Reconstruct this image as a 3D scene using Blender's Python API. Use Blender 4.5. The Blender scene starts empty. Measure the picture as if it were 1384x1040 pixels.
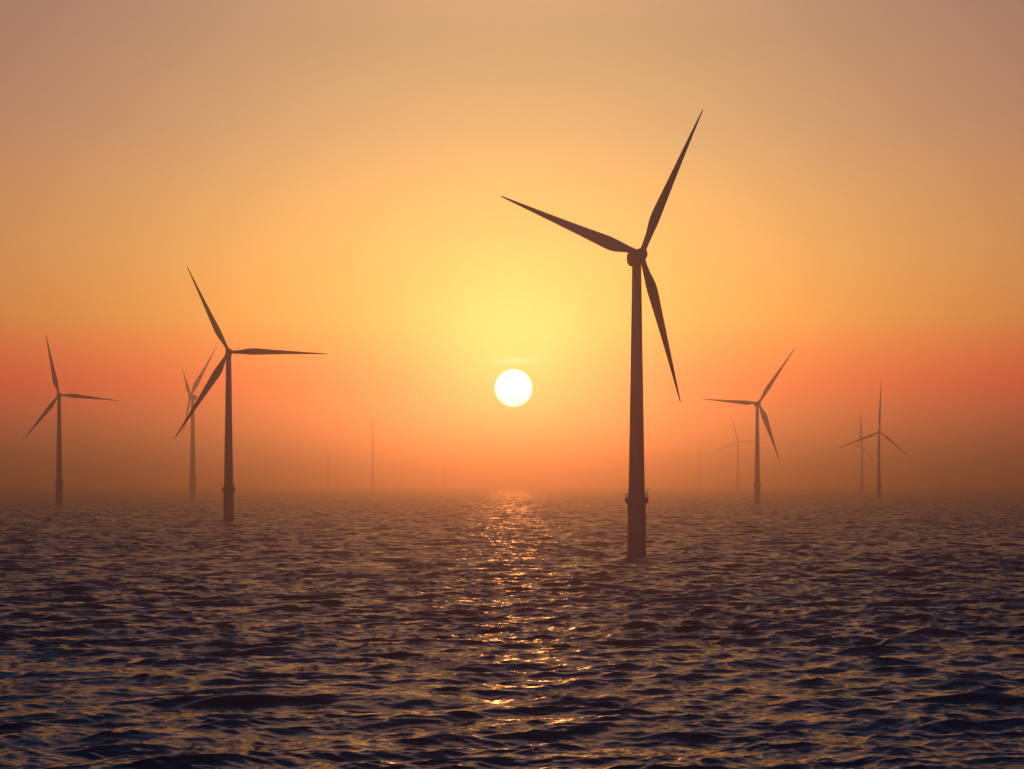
import bpy, bmesh, math, random
import numpy as np
from mathutils import Vector, Matrix

S = bpy.context.scene
COL = S.collection
R = math.radians

# ------------------------------------------------------------------ camera
CAM_H = 15.0
FPX = 1901.0                       # focal length in photograph pixels (1384 wide)
CX, HORIZON = 692.0, 655.5
cam_data = bpy.data.cameras.new("camera")
cam = bpy.data.objects.new("camera", cam_data)
COL.objects.link(cam)
cam.location = (0, 0, CAM_H)
cam.rotation_euler = (R(90), 0, 0)
cam_data.sensor_width = 36.0
cam_data.lens = 36.0 * FPX / 1384.0
cam_data.shift_y = (HORIZON - 520.0) / 1384.0
cam_data.clip_start = 0.5
cam_data.clip_end = 40000
S.camera = cam

S.view_settings.view_transform = 'Standard'
S.view_settings.look = 'None'
S.view_settings.gamma = 1
S.view_settings.exposure = 0.0
S.cycles.use_denoising = True
S.cycles.max_bounces = 5
S.cycles.volume_bounces = 0
S.cycles.sample_clamp_indirect = 4.0
S.cycles.sample_clamp_direct = 12.0
S.cycles.use_adaptive_sampling = False

SUN_EL = math.degrees(math.atan((HORIZON - 525.0) / FPX))     # 3.8 degrees
SUN_AZ = math.degrees(math.atan((694.0 - CX) / FPX))


# ------------------------------------------------------------------ node helper
class NT:
    def __init__(self, tree):
        self.t = tree
        for n in list(tree.nodes):
            tree.nodes.remove(n)

    def node(self, typ, **kw):
        n = self.t.nodes.new(typ)
        for k, v in kw.items():
            setattr(n, k, v)
        return n

    def put(self, sock, v):
        if isinstance(v, bpy.types.NodeSocket):
            self.t.links.new(v, sock)
        elif v is not None:
            sock.default_value = v

    def m(self, op, a, b=None, c=None, clamp=False):
        n = self.node('ShaderNodeMath', operation=op, use_clamp=clamp)
        for s, v in zip(n.inputs, (a, b, c)):
            self.put(s, v)
        return n.outputs[0]

    def v(self, op, a, b=None, scale=None):
        n = self.node('ShaderNodeVectorMath', operation=op)
        self.put(n.inputs[0], a)
        if b is not None:
            self.put(n.inputs[1], b)
        if scale is not None:
            self.put(n.inputs['Scale'], scale)
        return n.outputs['Value'] if op in ('DOT_PRODUCT', 'LENGTH') else n.outputs['Vector']

    def smooth(self, x, a, b, lo=0.0, hi=1.0):
        n = self.node('ShaderNodeMapRange', interpolation_type='SMOOTHSTEP')
        self.put(n.inputs['Value'], x)
        n.inputs['From Min'].default_value = a
        n.inputs['From Max'].default_value = b
        n.inputs['To Min'].default_value = lo
        n.inputs['To Max'].default_value = hi
        return n.outputs['Result']

    def ramp(self, x, pts, interp='EASE'):
        n = self.node('ShaderNodeValToRGB')
        cr = n.color_ramp
        cr.interpolation = interp
        while len(cr.elements) > 1:
            cr.elements.remove(cr.elements[-1])
        cr.elements[0].position = pts[0][0]
        cr.elements[0].color = (*pts[0][1], 1)
        for p, c in pts[1:]:
            e = cr.elements.new(p)
            e.color = (*c, 1)
        self.put(n.inputs['Fac'], x)
        return n.outputs['Color']


def lin(r, g, b):
    f = lambda c: c / 12.92 if c <= 0.04045 else ((c + 0.055) / 1.055) ** 2.4
    return tuple(f(x / 255.0) for x in (r, g, b))


# ------------------------------------------------------------------ world: dusk sky
world = bpy.data.worlds.new("World")
S.world = world
world.use_nodes = True
w = NT(world.node_tree)
tc = w.node('ShaderNodeTexCoord')
D = tc.outputs['Generated']
sep = w.node('ShaderNodeSeparateXYZ')
w.put(sep.inputs[0], D)
el = w.m('MULTIPLY', w.m('ARCSINE', sep.outputs['Z']), 180 / math.pi)           # elevation, degrees
sdir = (math.sin(R(SUN_AZ)) * math.cos(R(SUN_EL)), math.cos(R(SUN_AZ)) * math.cos(R(SUN_EL)), math.sin(R(SUN_EL)))
cosang = w.v('DOT_PRODUCT', D, sdir)
ang = w.m('MULTIPLY', w.m('ARCCOSINE', w.m('MINIMUM', cosang, 0.9999999)), 180 / math.pi)  # angle from the sun
az = w.m('MULTIPLY', w.m('ABSOLUTE', w.m('ARCTAN2', sep.outputs['X'], sep.outputs['Y'])), 180 / math.pi)

sky = w.node('ShaderNodeTexSky', sky_type='NISHITA')
sky.sun_disc = False
sky.sun_elevation = R(SUN_EL)
sky.sun_rotation = R(SUN_AZ)
sky.dust_density = 4.0
sky.air_density = 1.0
sky.ozone_density = 3.0
NISHITA = 0.10

# colour of the low dusk sky by elevation, strongest towards the sun
DUSK = [(0.0, (1.40, 0.06, 0.12)), (2.0, (1.50, 0.11, 0.12)), (4.0, (1.80, 0.02, 0.03)), (6.5, (1.25, 0.46, 0.10)), (9.0, (1.0, 0.455, 0.165)),
        (14.0, (0.62, 0.305, 0.222)), (19.0, (0.455, 0.235, 0.190)), (24.0, (0.06, 0.075, 0.15)), (32.0, (0.005, 0.095, 0.175)), (60.0, (0.0, 0.085, 0.145))]
dusk = w.ramp(w.m('DIVIDE', el, 60.0, clamp=True), [(a / 60.0, c) for a, c in DUSK], 'LINEAR')
duskc = w.v('SCALE', dusk, scale=w.smooth(az, 0.0, 66.0, 1.0, 0.03))
g1 = w.m('EXPONENT', w.m('MULTIPLY', w.m('POWER', w.m('DIVIDE', ang, 15.0), 2.0), -1.0))
g2 = w.m('EXPONENT', w.m('MULTIPLY', w.m('POWER', w.m('DIVIDE', ang, 3.4), 1.7), -1.0))
glow = w.v('ADD', w.v('SCALE', (0.27, 0.40, 0.0), scale=g1), w.v('SCALE', (2.2, 0.98, 0.36), scale=g2))
DISC = (5.0, 6.0, 9.5)
# unseen warm glow added high above the sun to brighten the near water
fill_glow = w.m('MULTIPLY', w.m('EXPONENT', w.m('MULTIPLY', w.m('POWER', w.m('DIVIDE', az, 13.0), 2.0), -1.0)), w.m('MULTIPLY', w.smooth(el, 17.0, 25.0), w.smooth(el, 32.0, 50.0, 1.0, 0.0)))
glow = w.v('ADD', glow, w.v('SCALE', (0.95, 0.36, 0.15), scale=fill_glow))
discc = w.v('SCALE', DISC, scale=w.smooth(ang, 0.68, 0.81, 1.0, 0.0))
# the rest of the dome: clear evening sky overhead and behind
upper = w.m('MAXIMUM', w.smooth(el, 16.0, 40.0), w.smooth(az, 50.0, 110.0))
night = w.v('SCALE', w.v('MULTIPLY', sky.outputs['Color'], (0.12, 0.46, 0.95)), scale=w.m('MULTIPLY', upper, NISHITA))
# a faint thin cloud streak just above the sun
azs = w.m('MULTIPLY', w.m('ARCTAN2', sep.outputs['X'], sep.outputs['Y']), 180 / math.pi)
wx = w.m('DIVIDE', w.m('SUBTRACT', azs, 0.25), 0.85)
wz = w.m('DIVIDE', w.m('SUBTRACT', el, SUN_EL + 1.12), 0.075)
wisp = w.m('EXPONENT', w.m('MULTIPLY', w.m('ADD', w.m('MULTIPLY', wx, wx), w.m('MULTIPLY', wz, wz)), -1.0))
wz2 = w.m('DIVIDE', w.m('ADD', w.m('SUBTRACT', el, SUN_EL + 1.02), w.m('MULTIPLY', azs, 0.12)), 0.07)
wx2 = w.m('DIVIDE', w.m('SUBTRACT', azs, -0.25), 0.42)
wisp2 = w.m('EXPONENT', w.m('MULTIPLY', w.m('ADD', w.m('MULTIPLY', wx2, wx2), w.m('MULTIPLY', wz2, wz2)), -1.0))
glow = w.v('ADD', glow, w.v('SCALE', (0.5, 0.7, 1.6), scale=w.m('ADD', w.m('MULTIPLY', wisp, 0.5), w.m('MULTIPLY', wisp2, 0.3))))
tot = w.v('ADD', w.v('ADD', duskc, glow), w.v('ADD', discc, night))
bg = w.node('ShaderNodeBackground')
w.put(bg.inputs['Color'], tot)
bg.inputs['Strength'].default_value = 1.0
wo = w.node('ShaderNodeOutputWorld')
w.put(wo.inputs['Surface'], bg.outputs[0])

# ------------------------------------------------------------------ sun
sun = bpy.data.lights.new("sun", 'SUN')
sun.energy = 0.82
sun.angle = R(1.5)                    # the hazy disc as wide as it looks in the photograph
sun.color = (1.0, 0.335, 0.135)
so = bpy.data.objects.new("sun", sun)
COL.objects.link(so)
so.rotation_euler = (-R(90 - SUN_EL), 0, -R(SUN_AZ))
so.location = (0, 300, 120)

# ------------------------------------------------------------------ haze
SEA_END = 9000.0
HAZE_TOP = 214.0
HAZE_DENSITY = 0.00082
HAZE_COLOR = (0.70, 0.64, 0.76)
HAZE_TINT = (0.85, 0.36, 0.02)        # the haze swallows blue sooner than red
HAZE_G = 0.84


def new_mat(name):
    m = bpy.data.materials.new(name)
    m.use_nodes = True
    return m, NT(m.node_tree)


def link(name, me, mat=None, parent=None):
    o = bpy.data.objects.new(name, me)
    COL.objects.link(o)
    if mat is not None:
        me.materials.append(mat)
    if parent is not None:
        o.parent = parent
    return o


def bm_mesh(name, bm, smooth=True, sharp=None):
    me = bpy.data.meshes.new(name)
    bm.normal_update()
    if smooth:
        for f in bm.faces:
            f.smooth = True
        if sharp is not None:
            for e in bm.edges:
                if len(e.link_faces) == 2 and e.calc_face_angle(0) > R(sharp):
                    e.smooth = False
    bm.to_mesh(me)
    bm.free()
    return me


hm, hn = new_mat("haze_air")
pv = hn.node('ShaderNodeVolumePrincipled')
pv.inputs['Color'].default_value = (*HAZE_COLOR, 1)
pv.inputs['Density'].default_value = HAZE_DENSITY
pv.inputs['Anisotropy'].default_value = HAZE_G
pv.inputs['Absorption Color'].default_value = (*HAZE_TINT, 1)
ho = hn.node('ShaderNodeOutputMaterial')
hn.put(ho.inputs['Volume'], pv.outputs[0])
bm = bmesh.new()
bmesh.ops.create_cube(bm, size=1.0)
HX, HY0, HY1, HZ0 = 6800.0, -900.0, SEA_END + 120.0, -9.5
for v in bm.verts:
    v.co = Vector((v.co.x * 2 * HX, HY0 if v.co.y < 0 else HY1, HZ0 if v.co.z < 0 else HAZE_TOP))
haze = link("haze", bm_mesh("haze", bm, False), hm)
haze["kind"] = "stuff"

# ------------------------------------------------------------------ sea
rng = np.random.default_rng(21)


def wave_band(lmin, lmax, slope, N=512, wind=R(-78), per=10.0):
    """One octave of a wind sea as a tile: height and horizontal displacement."""
    L = N * lmin / per
    k1 = np.fft.fftfreq(N, d=L / N) * 2 * np.pi
    kx, ky = np.meshgrid(k1, k1, indexing='ij')
    k = np.hypot(kx, ky)
    k[0, 0] = 1.0
    lam = 2 * np.pi / k
    soft = np.clip((np.log2(lam / lmin) + 0.25) / 0.5, 0, 1) * np.clip((np.log2(lmax / lam) + 0.25) / 0.5, 0, 1)
    c = np.cos(np.arctan2(ky, kx) - wind)
    spread = np.abs(c) ** 9 * np.where(c > 0, 1.0, 0.15) + 0.015
    amp = k ** -2.0 * np.sqrt(spread * soft)
    amp[0, 0] = 0
    h = amp * (rng.normal(size=(N, N)) + 1j * rng.normal(size=(N, N)))
    H = np.fft.ifft2(h).real
    sx = np.fft.ifft2(1j * kx * h).real
    sy = np.fft.ifft2(1j * ky * h).real
    s = slope / math.sqrt(sx.var() + sy.var())
    dx = np.fft.ifft2(1j * kx / k * h).real
    dy = np.fft.ifft2(1j * ky / k * h).real
    return L, np.stack([H * s, dx * s, dy * s], axis=-1).astype(np.float32)


def sample(tile, L, x, y):
    N = tile.shape[0]
    u = (x / L) * N
    v = (y / L) * N
    iu = np.floor(u).astype(np.int64)
    iv = np.floor(v).astype(np.int64)
    fu = (u - iu).astype(np.float32)[..., None]
    fv = (v - iv).astype(np.float32)[..., None]
    iu0, iu1, iv0, iv1 = iu % N, (iu + 1) % N, iv % N, (iv + 1) % N
    return (tile[iu0, iv0] * (1 - fu) * (1 - fv) + tile[iu1, iv0] * fu * (1 - fv)
            + tile[iu0, iv1] * (1 - fu) * fv + tile[iu1, iv1] * fu * fv)


BANDS = [(10.0, 20.0, 0.040), (5.0, 10.0, 0.115), (2.5, 5.0, 0.160), (1.25, 2.5, 0.155), (0.62, 1.25, 0.140), (0.31, 0.62, 0.120), (0.17, 0.31, 0.07)]
CHOP = 1.0
D0, STEP0, POW = 66.0, 0.105, 1.16


def build_sea():
    d = [D0]
    while d[-1] < SEA_END:
        d.append(d[-1] + STEP0 * (d[-1] / D0) ** POW)
    d[-1] = SEA_END
    d = np.array(d)
    NC = 1150
    tan = np.tan(np.linspace(R(-27), R(27), NC))
    Y = np.repeat(d[:, None], NC, axis=1)
    X = Y * tan[None, :]
    step = np.repeat((STEP0 * (d / D0) ** POW)[:, None], NC, axis=1)
    P = np.stack([X, Y, np.zeros_like(X)], axis=-1)
    lost = np.zeros_like(X)
    gust_L, gust = wave_band(60.0, 240.0, 0.05, N=256)
    gs = gust[..., 0]
    gust = np.stack([gs / gs.std()] * 3, axis=-1).astype(np.float32)
    G = np.clip(1.0 + 0.16 * sample(gust, gust_L, X, Y)[..., 0], 0.45, 1.6)        # patches of stronger and weaker wind
    for i, (a, b, s) in enumerate(BANDS):
        L, tile = wave_band(a, b, s)
        # rotate only a little so that crests of all bands stay roughly aligned with the wind
        th = R((-9, 6, -4, 11, -13, 7, -6)[i])
        c, sn = math.cos(th), math.sin(th)
        q = sample(tile, L, X * c + Y * sn + 37.0 * i, -X * sn + Y * c + 91.0 * i)
        wgt = np.clip((math.sqrt(a * b) / step - 0.7) / 1.4, 0, 1)
        gw = G if b < 9 else 1.0
        wg = wgt * gw
        P[..., 0] += CHOP * wg * (q[..., 1] * c - q[..., 2] * sn)
        P[..., 1] += CHOP * wg * (q[..., 1] * sn + q[..., 2] * c)
        P[..., 2] += wg * q[..., 0]
        lost += (1 - wgt ** 2) * s * s * 0.5
    nr = len(d)
    co = P.reshape(-1, 3)
    idx = np.arange(nr * NC).reshape(nr, NC)
    quads = np.stack([idx[:-1, :-1], idx[:-1, 1:], idx[1:, 1:], idx[1:, :-1]], axis=-1).reshape(-1, 4)
    # calm sheets that carry the water on beside and behind the fan of waves
    t = math.tan(R(27))
    W, B = 6600.0, -800.0
    extra = np.array([(-D0 * t, D0, 0), (D0 * t, D0, 0), (SEA_END * t, SEA_END, 0), (-SEA_END * t, SEA_END, 0),
                      (-W, SEA_END, 0), (W, SEA_END, 0), (-W, D0, 0), (W, D0, 0), (-W, B, 0), (W, B, 0)])
    n0 = len(co)
    co = np.concatenate([co, extra])
    eq = np.array([(8, 9, 7, 6), (6, 0, 3, 4), (1, 7, 5, 2)]) + n0
    quads = np.concatenate([quads, eq])
    ripple = np.concatenate([np.sqrt(lost).reshape(-1), np.full(10, 0.13)])
    me = bpy.data.meshes.new("sea")
    me.vertices.add(len(co))
    me.vertices.foreach_set("co", co.astype(np.float32).ravel())
    me.loops.add(quads.size)
    me.loops.foreach_set("vertex_index", quads.astype(np.int32).ravel())
    me.polygons.add(len(quads))
    me.polygons.foreach_set("loop_start", np.arange(0, quads.size, 4, dtype=np.int32))
    me.polygons.foreach_set("use_smooth", np.ones(len(quads), dtype=bool))
    at = me.attributes.new("ripple", 'FLOAT', 'POINT')
    at.data.foreach_set("value", ripple.astype(np.float32))
    me.update(calc_edges=True)
    return me


sm, sn = new_mat("sea_water")
geo = sn.node('ShaderNodeNewGeometry')
att = sn.node('ShaderNodeAttribute', attribute_name="ripple")


def slope_noise(scale, detail, stretch):
    mp = sn.node('ShaderNodeMapping')
    sn.put(mp.inputs['Vector'], geo.outputs['Position'])
    mp.inputs['Scale'].default_value = (stretch, 1.0, 1.0)
    mp.inputs['Rotation'].default_value = (0, 0, R(8))
    nz = sn.node('ShaderNodeTexNoise', noise_dimensions='3D')
    sn.put(nz.inputs['Vector'], mp.outputs[0])
    nz.inputs['Scale'].default_value = scale
    nz.inputs['Detail'].default_value = detail
    nz.inputs['Roughness'].default_value = 0.55
    return sn.v('MULTIPLY', sn.v('SUBTRACT', nz.outputs['Color'], (0.5, 0.5, 0.5)), (1.0, 1.0, 0.0))


fine = sn.v('SCALE', slope_noise(2.4, 2.0, 0.32), scale=0.30)
coarse = sn.v('SCALE', slope_noise(0.5, 2.0, 0.3), scale=sn.m('MULTIPLY', att.outputs['Fac'], 22.0))
nrm = sn.v('NORMALIZE', sn.v('ADD', sn.v('ADD', geo.outputs['Normal'], fine), coarse))
pb = sn.node('ShaderNodeBsdfPrincipled')
pb.inputs['Base Color'].default_value = (0.001, 0.055, 0.070, 1)
pb.inputs['IOR'].default_value = 1.333
pb.inputs['Specular IOR Level'].default_value = 0.36
pb.inputs['Specular Tint'].default_value = (1.0, 0.64, 0.82, 1)
sn.put(pb.inputs['Roughness'], sn.m('ADD', 0.07, sn.m('MULTIPLY', att.outputs['Fac'], 1.4)))
sn.put(pb.inputs['Normal'], nrm)
smo = sn.node('ShaderNodeOutputMaterial')
sn.put(smo.inputs['Surface'], pb.outputs[0])
sea = link("sea", build_sea(), sm)
sea["kind"] = "structure"


# ------------------------------------------------------------------ turbine materials
def paint(name, base, rough, streak):
    m, n = new_mat(name)
    tcn = n.node('ShaderNodeTexCoord')
    mp = n.node('ShaderNodeMapping')
    n.put(mp.inputs['Vector'], tcn.outputs['Object'])
    mp.inputs['Scale'].default_value = (2.2, 2.2, 0.12)
    nz = n.node('ShaderNodeTexNoise')
    n.put(nz.inputs['Vector'], mp.outputs[0])
    nz.inputs['Scale'].default_value = 1.0
    nz.inputs['Detail'].default_value = 5.0
    f = n.smooth(nz.outputs['Fac'], 0.35, 0.7)
    mx = n.node('ShaderNodeMix', data_type='RGBA')
    n.put(mx.inputs['Factor'], f)
    mx.inputs['A'].default_value = (*base, 1)
    mx.inputs['B'].default_value = (*[c * streak for c in base], 1)
    b = n.node('ShaderNodeBsdfPrincipled')
    n.put(b.inputs['Base Color'], mx.outputs['Result'])
    b.inputs['Roughness'].default_value = rough
    o = n.node('ShaderNodeOutputMaterial')
    n.put(o.inputs['Surface'], b.outputs[0])
    return m


M_PAINT = paint("turbine_paint", (0.25, 0.24, 0.25), 0.45, 0.86)
M_BLADE = paint("blade_gelcoat", (0.24, 0.23, 0.24), 0.40, 0.92)
M_PILE = paint("weathered_foundation", (0.30, 0.27, 0.25), 0.6, 0.85)
M_STEEL = paint("galvanised_steel", (0.30, 0.30, 0.30), 0.55, 0.8)


# ------------------------------------------------------------------ turbine part meshes (metres, nearest turbine)
def lathe(prof, seg=48, cap=True):
    bm = bmesh.new()
    rings = []
    for r, z in prof:
        rings.append([bm.verts.new((r * math.cos(2 * math.pi * i / seg), r * math.sin(2 * math.pi * i / seg), z)) for i in range(seg)])
    for a, b in zip(rings, rings[1:]):
        for i in range(seg):
            j = (i + 1) % seg
            bm.faces.new((a[i], a[j], b[j], b[i]))
    if cap:
        bm.faces.new(list(reversed(rings[0])))
        bm.faces.new(rings[-1])
    return bm


def bar(bm, a, b, r, seg=8):
    a, b = Vector(a), Vector(b)
    d = (b - a)
    q = d.to_track_quat('Z', 'Y')
    ra = [bm.verts.new(a + q @ Vector((r * math.cos(2 * math.pi * i / seg), r * math.sin(2 * math.pi * i / seg), 0))) for i in range(seg)]
    rb = [bm.verts.new(b + q @ Vector((r * math.cos(2 * math.pi * i / seg), r * math.sin(2 * math.pi * i / seg), 0))) for i in range(seg)]
    for i in range(seg):
        j = (i + 1) % seg
        bm.faces.new((ra[i], ra[j], rb[j], rb[i]))
    bm.faces.new(list(reversed(ra)))
    bm.faces.new(rb)


PX = 0.155                                             # metres per photograph pixel at the nearest turbine
HUB_Z = (752 - 344) * PX
DECK_Z = (752 - 680) * PX
DECK_T = 1.15

me_pile = bm_mesh("foundation", lathe([(1.98, -3.2), (1.98, 0.5), (1.93, 1.2), (1.91, DECK_Z - 0.5), (2.05, DECK_Z - 0.45), (2.05, DECK_Z - 0.004)]), True, 30)
TW = [(1.86, DECK_Z + DECK_T + 0.004), (1.80, DECK_Z + 1.7), (1.70, DECK_Z + 3.2), (1.64, DECK_Z + 6.0)]
TOP_Z = HUB_Z - 1.95
for i in range(1, 25):
    f = i / 24.0
    TW.append((1.64 + (0.95 - 1.64) * f, DECK_Z + 6.0 + (TOP_Z - DECK_Z - 6.0) * f))
me_tower = bm_mesh("tower", lathe(TW), True, 30)


def platform_bm():
    return lathe([(1.93, DECK_Z), (2.30, DECK_Z), (2.46, DECK_Z + 0.2), (2.46, DECK_Z + DECK_T), (2.36, DECK_Z + DECK_T), (2.36, DECK_Z + 0.95), (1.93, DECK_Z + 0.95)], 48, False)


def railing_bm():
    bm = bmesh.new()
    z0 = DECK_Z + DECK_T
    n = 20
    r = 2.41
    pts = [(r * math.cos(2 * math.pi * i / n), r * math.sin(2 * math.pi * i / n)) for i in range(n)]
    for x, y in pts:
        bar(bm, (x, y, z0 - 0.03), (x, y, z0 + 0.85), 0.035)
    for h in (0.42, 0.85):
        for i in range(n):
            a, b = pts[i], pts[(i + 1) % n]
            bar(bm, (*a, z0 + h), (*b, z0 + h), 0.022, 6)
    return bm


def davit_bm():
    bm = bmesh.new()
    z0 = DECK_Z + DECK_T
    bar(bm, (2.10, -0.6, z0 - 0.2), (2.10, -0.6, z0 + 1.55), 0.085, 10)
    bar(bm, (2.10, -0.6, z0 + 1.50), (2.62, -0.75, z0 + 1.95), 0.06, 8)
    bar(bm, (2.60, -0.745, z0 + 1.93), (2.60, -0.745, z0 + 1.3), 0.02, 6)
    return bm


me_platform = bm_mesh("platform", platform_bm(), True, 30)
me_railing = bm_mesh("railing", railing_bm(), True, 40)
me_davit = bm_mesh("davit_crane", davit_bm(), True, 40)


def superring(w, h, y, zc, n=32, p=4.0):
    pts = []
    for i in range(n):
        a = 2 * math.pi * i / n
        c, s = math.cos(a), math.sin(a)
        pts.append((w * math.copysign(abs(c) ** (2 / p), c), y, zc + h * math.copysign(abs(s) ** (2 / p), s)))
    return pts


def nacelle_bm():
    # local frame: rotor side at -y; origin at the hub height on the tower axis
    sec = [(-1.25, 0.80, 0.95, -0.10), (-1.15, 0.98, 1.15, -0.14), (-0.6, 1.08, 1.45, -0.40), (0.6, 1.12, 1.62, -0.55), (1.8, 1.10, 1.52, -0.50),
           (2.45, 1.02, 1.20, -0.30), (2.75, 0.86, 0.98, -0.24), (2.86, 0.60, 0.70, -0.2)]
    bm = bmesh.new()
    rings = [[bm.verts.new(p) for p in superring(w_, h_, y, zc)] for y, w_, h_, zc in sec]
    for a, b in zip(rings, rings[1:]):
        for i in range(32):
            j = (i + 1) % 32
            bm.faces.new((a[i], b[i], b[j], a[j]))
    bm.faces.new(rings[0])
    bm.faces.new(list(reversed(rings[-1])))
    bmesh.ops.recalc_face_normals(bm, faces=bm.faces)
    return bm


def hub_bm():
    # spinner, axis along -y, origin at the rotor centre
    prof = [(0.90, 0.95), (1.18, 0.80), (1.30, 0.45), (1.33, 0.0), (1.27, -0.40), (1.10, -0.80), (0.82, -1.12), (0.46, -1.33), (0.12, -1.41)]
    bm = lathe([(r, -y) for r, y in prof], 40)
    bmesh.ops.transform(bm, matrix=Matrix.Rotation(R(90), 4, 'X'), verts=bm.verts)     # z -> -y
    bmesh.ops.recalc_face_normals(bm, faces=bm.faces)
    return bm


me_nacelle = bm_mesh("nacelle", nacelle_bm(), True, 50)
me_hub = bm_mesh("hub", hub_bm(), True, 50)


def blade_bm():
    """Unit blade along +z, chord along x (leading edge at +x), thickness along y; length 1, chord in units of length."""
    st = [(0.025, .040, 1.0), (0.055, .040, .98), (0.09, .047, .80), (0.13, .066, .56), (0.17, .086, .42), (0.205, .098, .34), (0.24, .101, .30),
          (0.29, .095, .27), (0.36, .083, .25), (0.45, .069, .23), (0.55, .056, .21), (0.66, .043, .20), (0.77, .0315, .19), (0.87, .0215, .18),
          (0.94, .0145, .18), (0.98, .0095, .18), (0.995, .006, .2), (1.0, .0025, .3)]
    n = 28
    bm = bmesh.new()
    rings = []
    for z, c, t in st:
        tw = R(14) * (1 - z) ** 2
        off = 0.5 - 0.13 * min(1.0, max(0.0, (z - 0.06) / 0.12))     # pitch axis sits nearer the leading edge outboard of the root
        ring = []
        for i in range(n):
            a = 2 * math.pi * i / n
            x = math.cos(a)
            s = math.sin(a)
            u = (1 - x) / 2                                          # 0 leading edge, 1 trailing edge
            round_ = abs(s)
            foil = 1.62 * (math.sqrt(max(u, 0)) * 1.05 - 0.30 * u - 0.75 * u ** 2 * 1.0)
            foil = max(foil, 0.02)
            k = min(1.0, max(0.0, (t - 0.3) / 0.5))
            th = (k * round_ + (1 - k) * foil) * math.copysign(1.0, s) if abs(s) > 1e-6 else 0.0
            px, py = (off - u) * c, th * t * c * 0.5
            ring.append(bm.verts.new((px * math.cos(tw) - py * math.sin(tw), px * math.sin(tw) + py * math.cos(tw) - 0.018 * z * z, z)))
        rings.append(ring)
    for a, b in zip(rings, rings[1:]):
        for i in range(n):
            j = (i + 1) % n
            bm.faces.new((a[i], a[j], b[j], b[i]))
    bm.faces.new(list(reversed(rings[0])))
    bm.faces.new(rings[-1])
    bmesh.ops.recalc_face_normals(bm, faces=bm.faces)
    return bm


me_blade = bm_mesh("blade", blade_bm(), True, 60)
for me, m in ((me_pile, M_PILE), (me_tower, M_PAINT), (me_platform, M_PILE), (me_railing, M_STEEL), (me_davit, M_STEEL), (me_nacelle, M_PAINT),
              (me_hub, M_PAINT), (me_blade, M_BLADE)):
    me.materials.append(m)


# ------------------------------------------------------------------ turbines
def make_turbine():
    root = bpy.data.objects.new("wind_turbine", None)
    COL.objects.link(root)
    link("foundation", me_pile, None, root)
    pl = link("platform", me_platform, None, root)
    link("railing", me_railing, None, pl)
    link("davit_crane", me_davit, None, pl)
    link("tower", me_tower, None, root)
    link("nacelle", me_nacelle, None, root)
    link("hub", me_hub, None, root)
    for _ in range(3):
        link("blade", me_blade, None, root)
    return root


def copy_tree(o, parent=None):
    c = o.copy()
    COL.objects.link(c)
    c.parent = parent
    for ch in o.children:
        copy_tree(ch, c)
    return c


def kids(o, name):
    return [c for c in o.children if c.name.split('.')[0] == name]


def pose(root, px, base, hub, tips, yaw, chord=1.0, pitch=(0, 0, 0), depth=(None, None, None), thick=1.0):
    """Stand a turbine where the photograph shows it: px is its tower, base the waterline, hub the rotor centre, tips the blade ends."""
    dist = CAM_H * FPX / (base - HORIZON)
    mpp = dist / FPX
    a = R(yaw)
    nrm_ = Vector((math.sin(a), -math.cos(a), 0))
    over = 1.95
    s = 1.0
    for _ in range(4):
        s = (CAM_H + (HORIZON - hub[1]) / FPX * (dist + nrm_.y * over * s)) / HUB_Z
    x0 = (px - CX) * mpp
    root.location = (x0, dist, 0)
    root.scale = (s, s, s)
    for n_ in ("foundation", "tower", "platform"):
        for o in kids(root, n_):
            o.scale = (thick, thick, 1)
    nac, hb = kids(root, "nacelle")[0], kids(root, "hub")[0]
    nac.location = (0, 0, HUB_Z)
    nac.rotation_euler = (0, 0, a)
    hc = Vector((0, 0, HUB_Z)) + nrm_ * over
    hb.location = hc
    hb.rotation_euler = (0, 0, a)
    for o, t, pt, dp in zip(kids(root, "blade"), tips, pitch, depth):
        wy = dist + hc.y * s + ((t[0] - hub[0]) * math.tan(a) if dp is None else dp) * mpp      # distance of the blade tip
        tip = Vector(((t[0] - CX) / FPX * wy - x0, wy - dist, CAM_H + (HORIZON - t[1]) / FPX * wy)) / s
        d = tip - hc
        L = d.length
        z = d.normalized()
        y = -nrm_                                        # from the wind side to the back
        y = (y - z * y.dot(z)).normalized()
        x = y.cross(z)
        rot = Matrix((x, y, z)).transposed().to_4x4() @ Matrix.Rotation(R(pt), 4, 'Z')
        lc = L * chord
        o.matrix_local = Matrix.Translation(hc) @ rot @ Matrix.Diagonal((lc, lc, L, 1))


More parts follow.
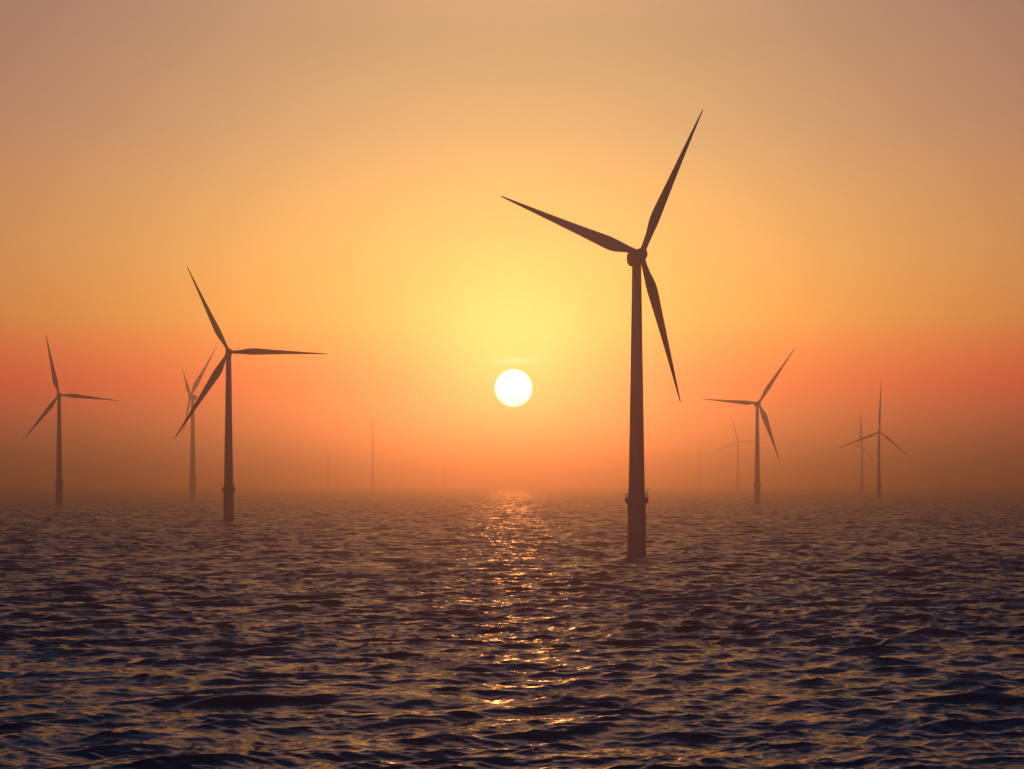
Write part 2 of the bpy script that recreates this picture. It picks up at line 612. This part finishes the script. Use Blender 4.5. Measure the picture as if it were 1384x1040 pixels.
GROUP = "offshore wind turbines fading into the haze"
T = [
    dict(px=860.5, base=752, hub=(864, 344), tips=[(947.5, 148), (675, 266), (921.5, 544)], yaw=24, pitch=(20, 5, 66), chord=0.93,
         label="thickest, darkest wind turbine with the largest rotor, standing nearest, right of the sun"),
    dict(px=309, base=705, hub=(310, 476), tips=[(251.7, 360), (444, 477.7), (236, 594)], yaw=14, pitch=(30, 38, 20), chord=0.85,
         label="second largest dark wind turbine, one blade level to the right, another crossing a paler turbine"),
    dict(px=80, base=682, hub=(82.5, 534), tips=[(61.5, 452), (162, 541.5), (30.5, 596.5)], yaw=14, pitch=(20, 35, 20), chord=0.85,
         label="brownish wind turbine alone at the far left edge of the sea"),
    dict(px=1023.5, base=681, hub=(1025, 545), tips=[(1073.5, 471), (947.3, 540), (1054, 624)], yaw=18, pitch=(15, 30, 25), chord=0.9,
         label="reddish brown wind turbine with one blade level to the left, right of the largest one"),
    dict(px=260.5, base=674, hub=(260.5, 536), tips=[(293, 470), (247, 497), (245.5, 602.5)], yaw=-38, pitch=(10, 25, 50), depth=(None, -52, None), chord=0.9,
         label="pale hazy wind turbine close behind the second largest, two blades raised in a narrow V"),
    dict(px=1188, base=674, hub=(1188.3, 584), tips=[(1190.4, 512.5), (1128, 607.7), (1229.6, 617.7)], yaw=2, pitch=(30, 45, 50), chord=0.75,
         label="faded orange wind turbine near the right edge, one blade straight up, two sloping down"),
    dict(px=1165, base=667.5, hub=(1165, 605), tips=[(1162.5, 556), (1140, 598), (1192, 634)], yaw=-20, pitch=(20, 60, 60), chord=0.85,
         label="ghostly smaller wind turbine just left of the one near the right edge"),
    dict(px=997.5, base=664.5, hub=(999, 597), tips=[(987, 560), (1040, 598), (962, 612)], yaw=5, pitch=(25, 60, 50), chord=0.9,
         label="very faint wind turbine whose level blade passes behind the reddish brown turbine's tower"),
    dict(px=944.5, base=662.5, thick=0.75, hub=(944.5, 612), tips=[(950, 581), (916, 622), (970, 635)], yaw=5, pitch=(60, 75, 75), chord=0.55,
         label="barely visible wind turbine in haze between the largest turbine and the reddish brown one"),
    dict(px=443.5, base=662.5, thick=0.75, hub=(444, 611), tips=[(439.5, 577), (472, 628), (422, 634)], yaw=8, pitch=(55, 75, 60), chord=0.6,
         label="nearly vanished wind turbine in haze beneath the tip of a dark level blade"),
    dict(px=504, base=663.6, hub=(505, 575), tips=[(490.5, 549), (534, 580), (488, 604)], yaw=5, pitch=(45, 75, 75), chord=0.65, thick=0.75,
         label="nearly vanished wind turbine left of the sun, tallest of the ghosts there"),
    dict(px=601, base=661.5, hub=(601.5, 622), tips=[(603, 598), (580, 633), (622, 635)], yaw=5, pitch=(70, 80, 80), chord=0.5,
         label="ghost of a wind turbine deep in haze, closest to the sun on its left"),
    dict(px=580.5, base=661.3, hub=(581, 629), tips=[(577, 609), (600, 636), (566, 645)], yaw=5, pitch=(70, 80, 80), chord=0.5,
         label="smallest ghost of a wind turbine, just left of the one closest to the sun"),
]
proto = make_turbine()
for i, d in enumerate(T):
    d = dict(d)
    o = proto if i == 0 else copy_tree(proto)
    o["label"] = d.pop("label")
    o["category"] = "wind turbine"
    o["group"] = GROUP
    pose(o, **d)
bpy.context.view_layer.update()
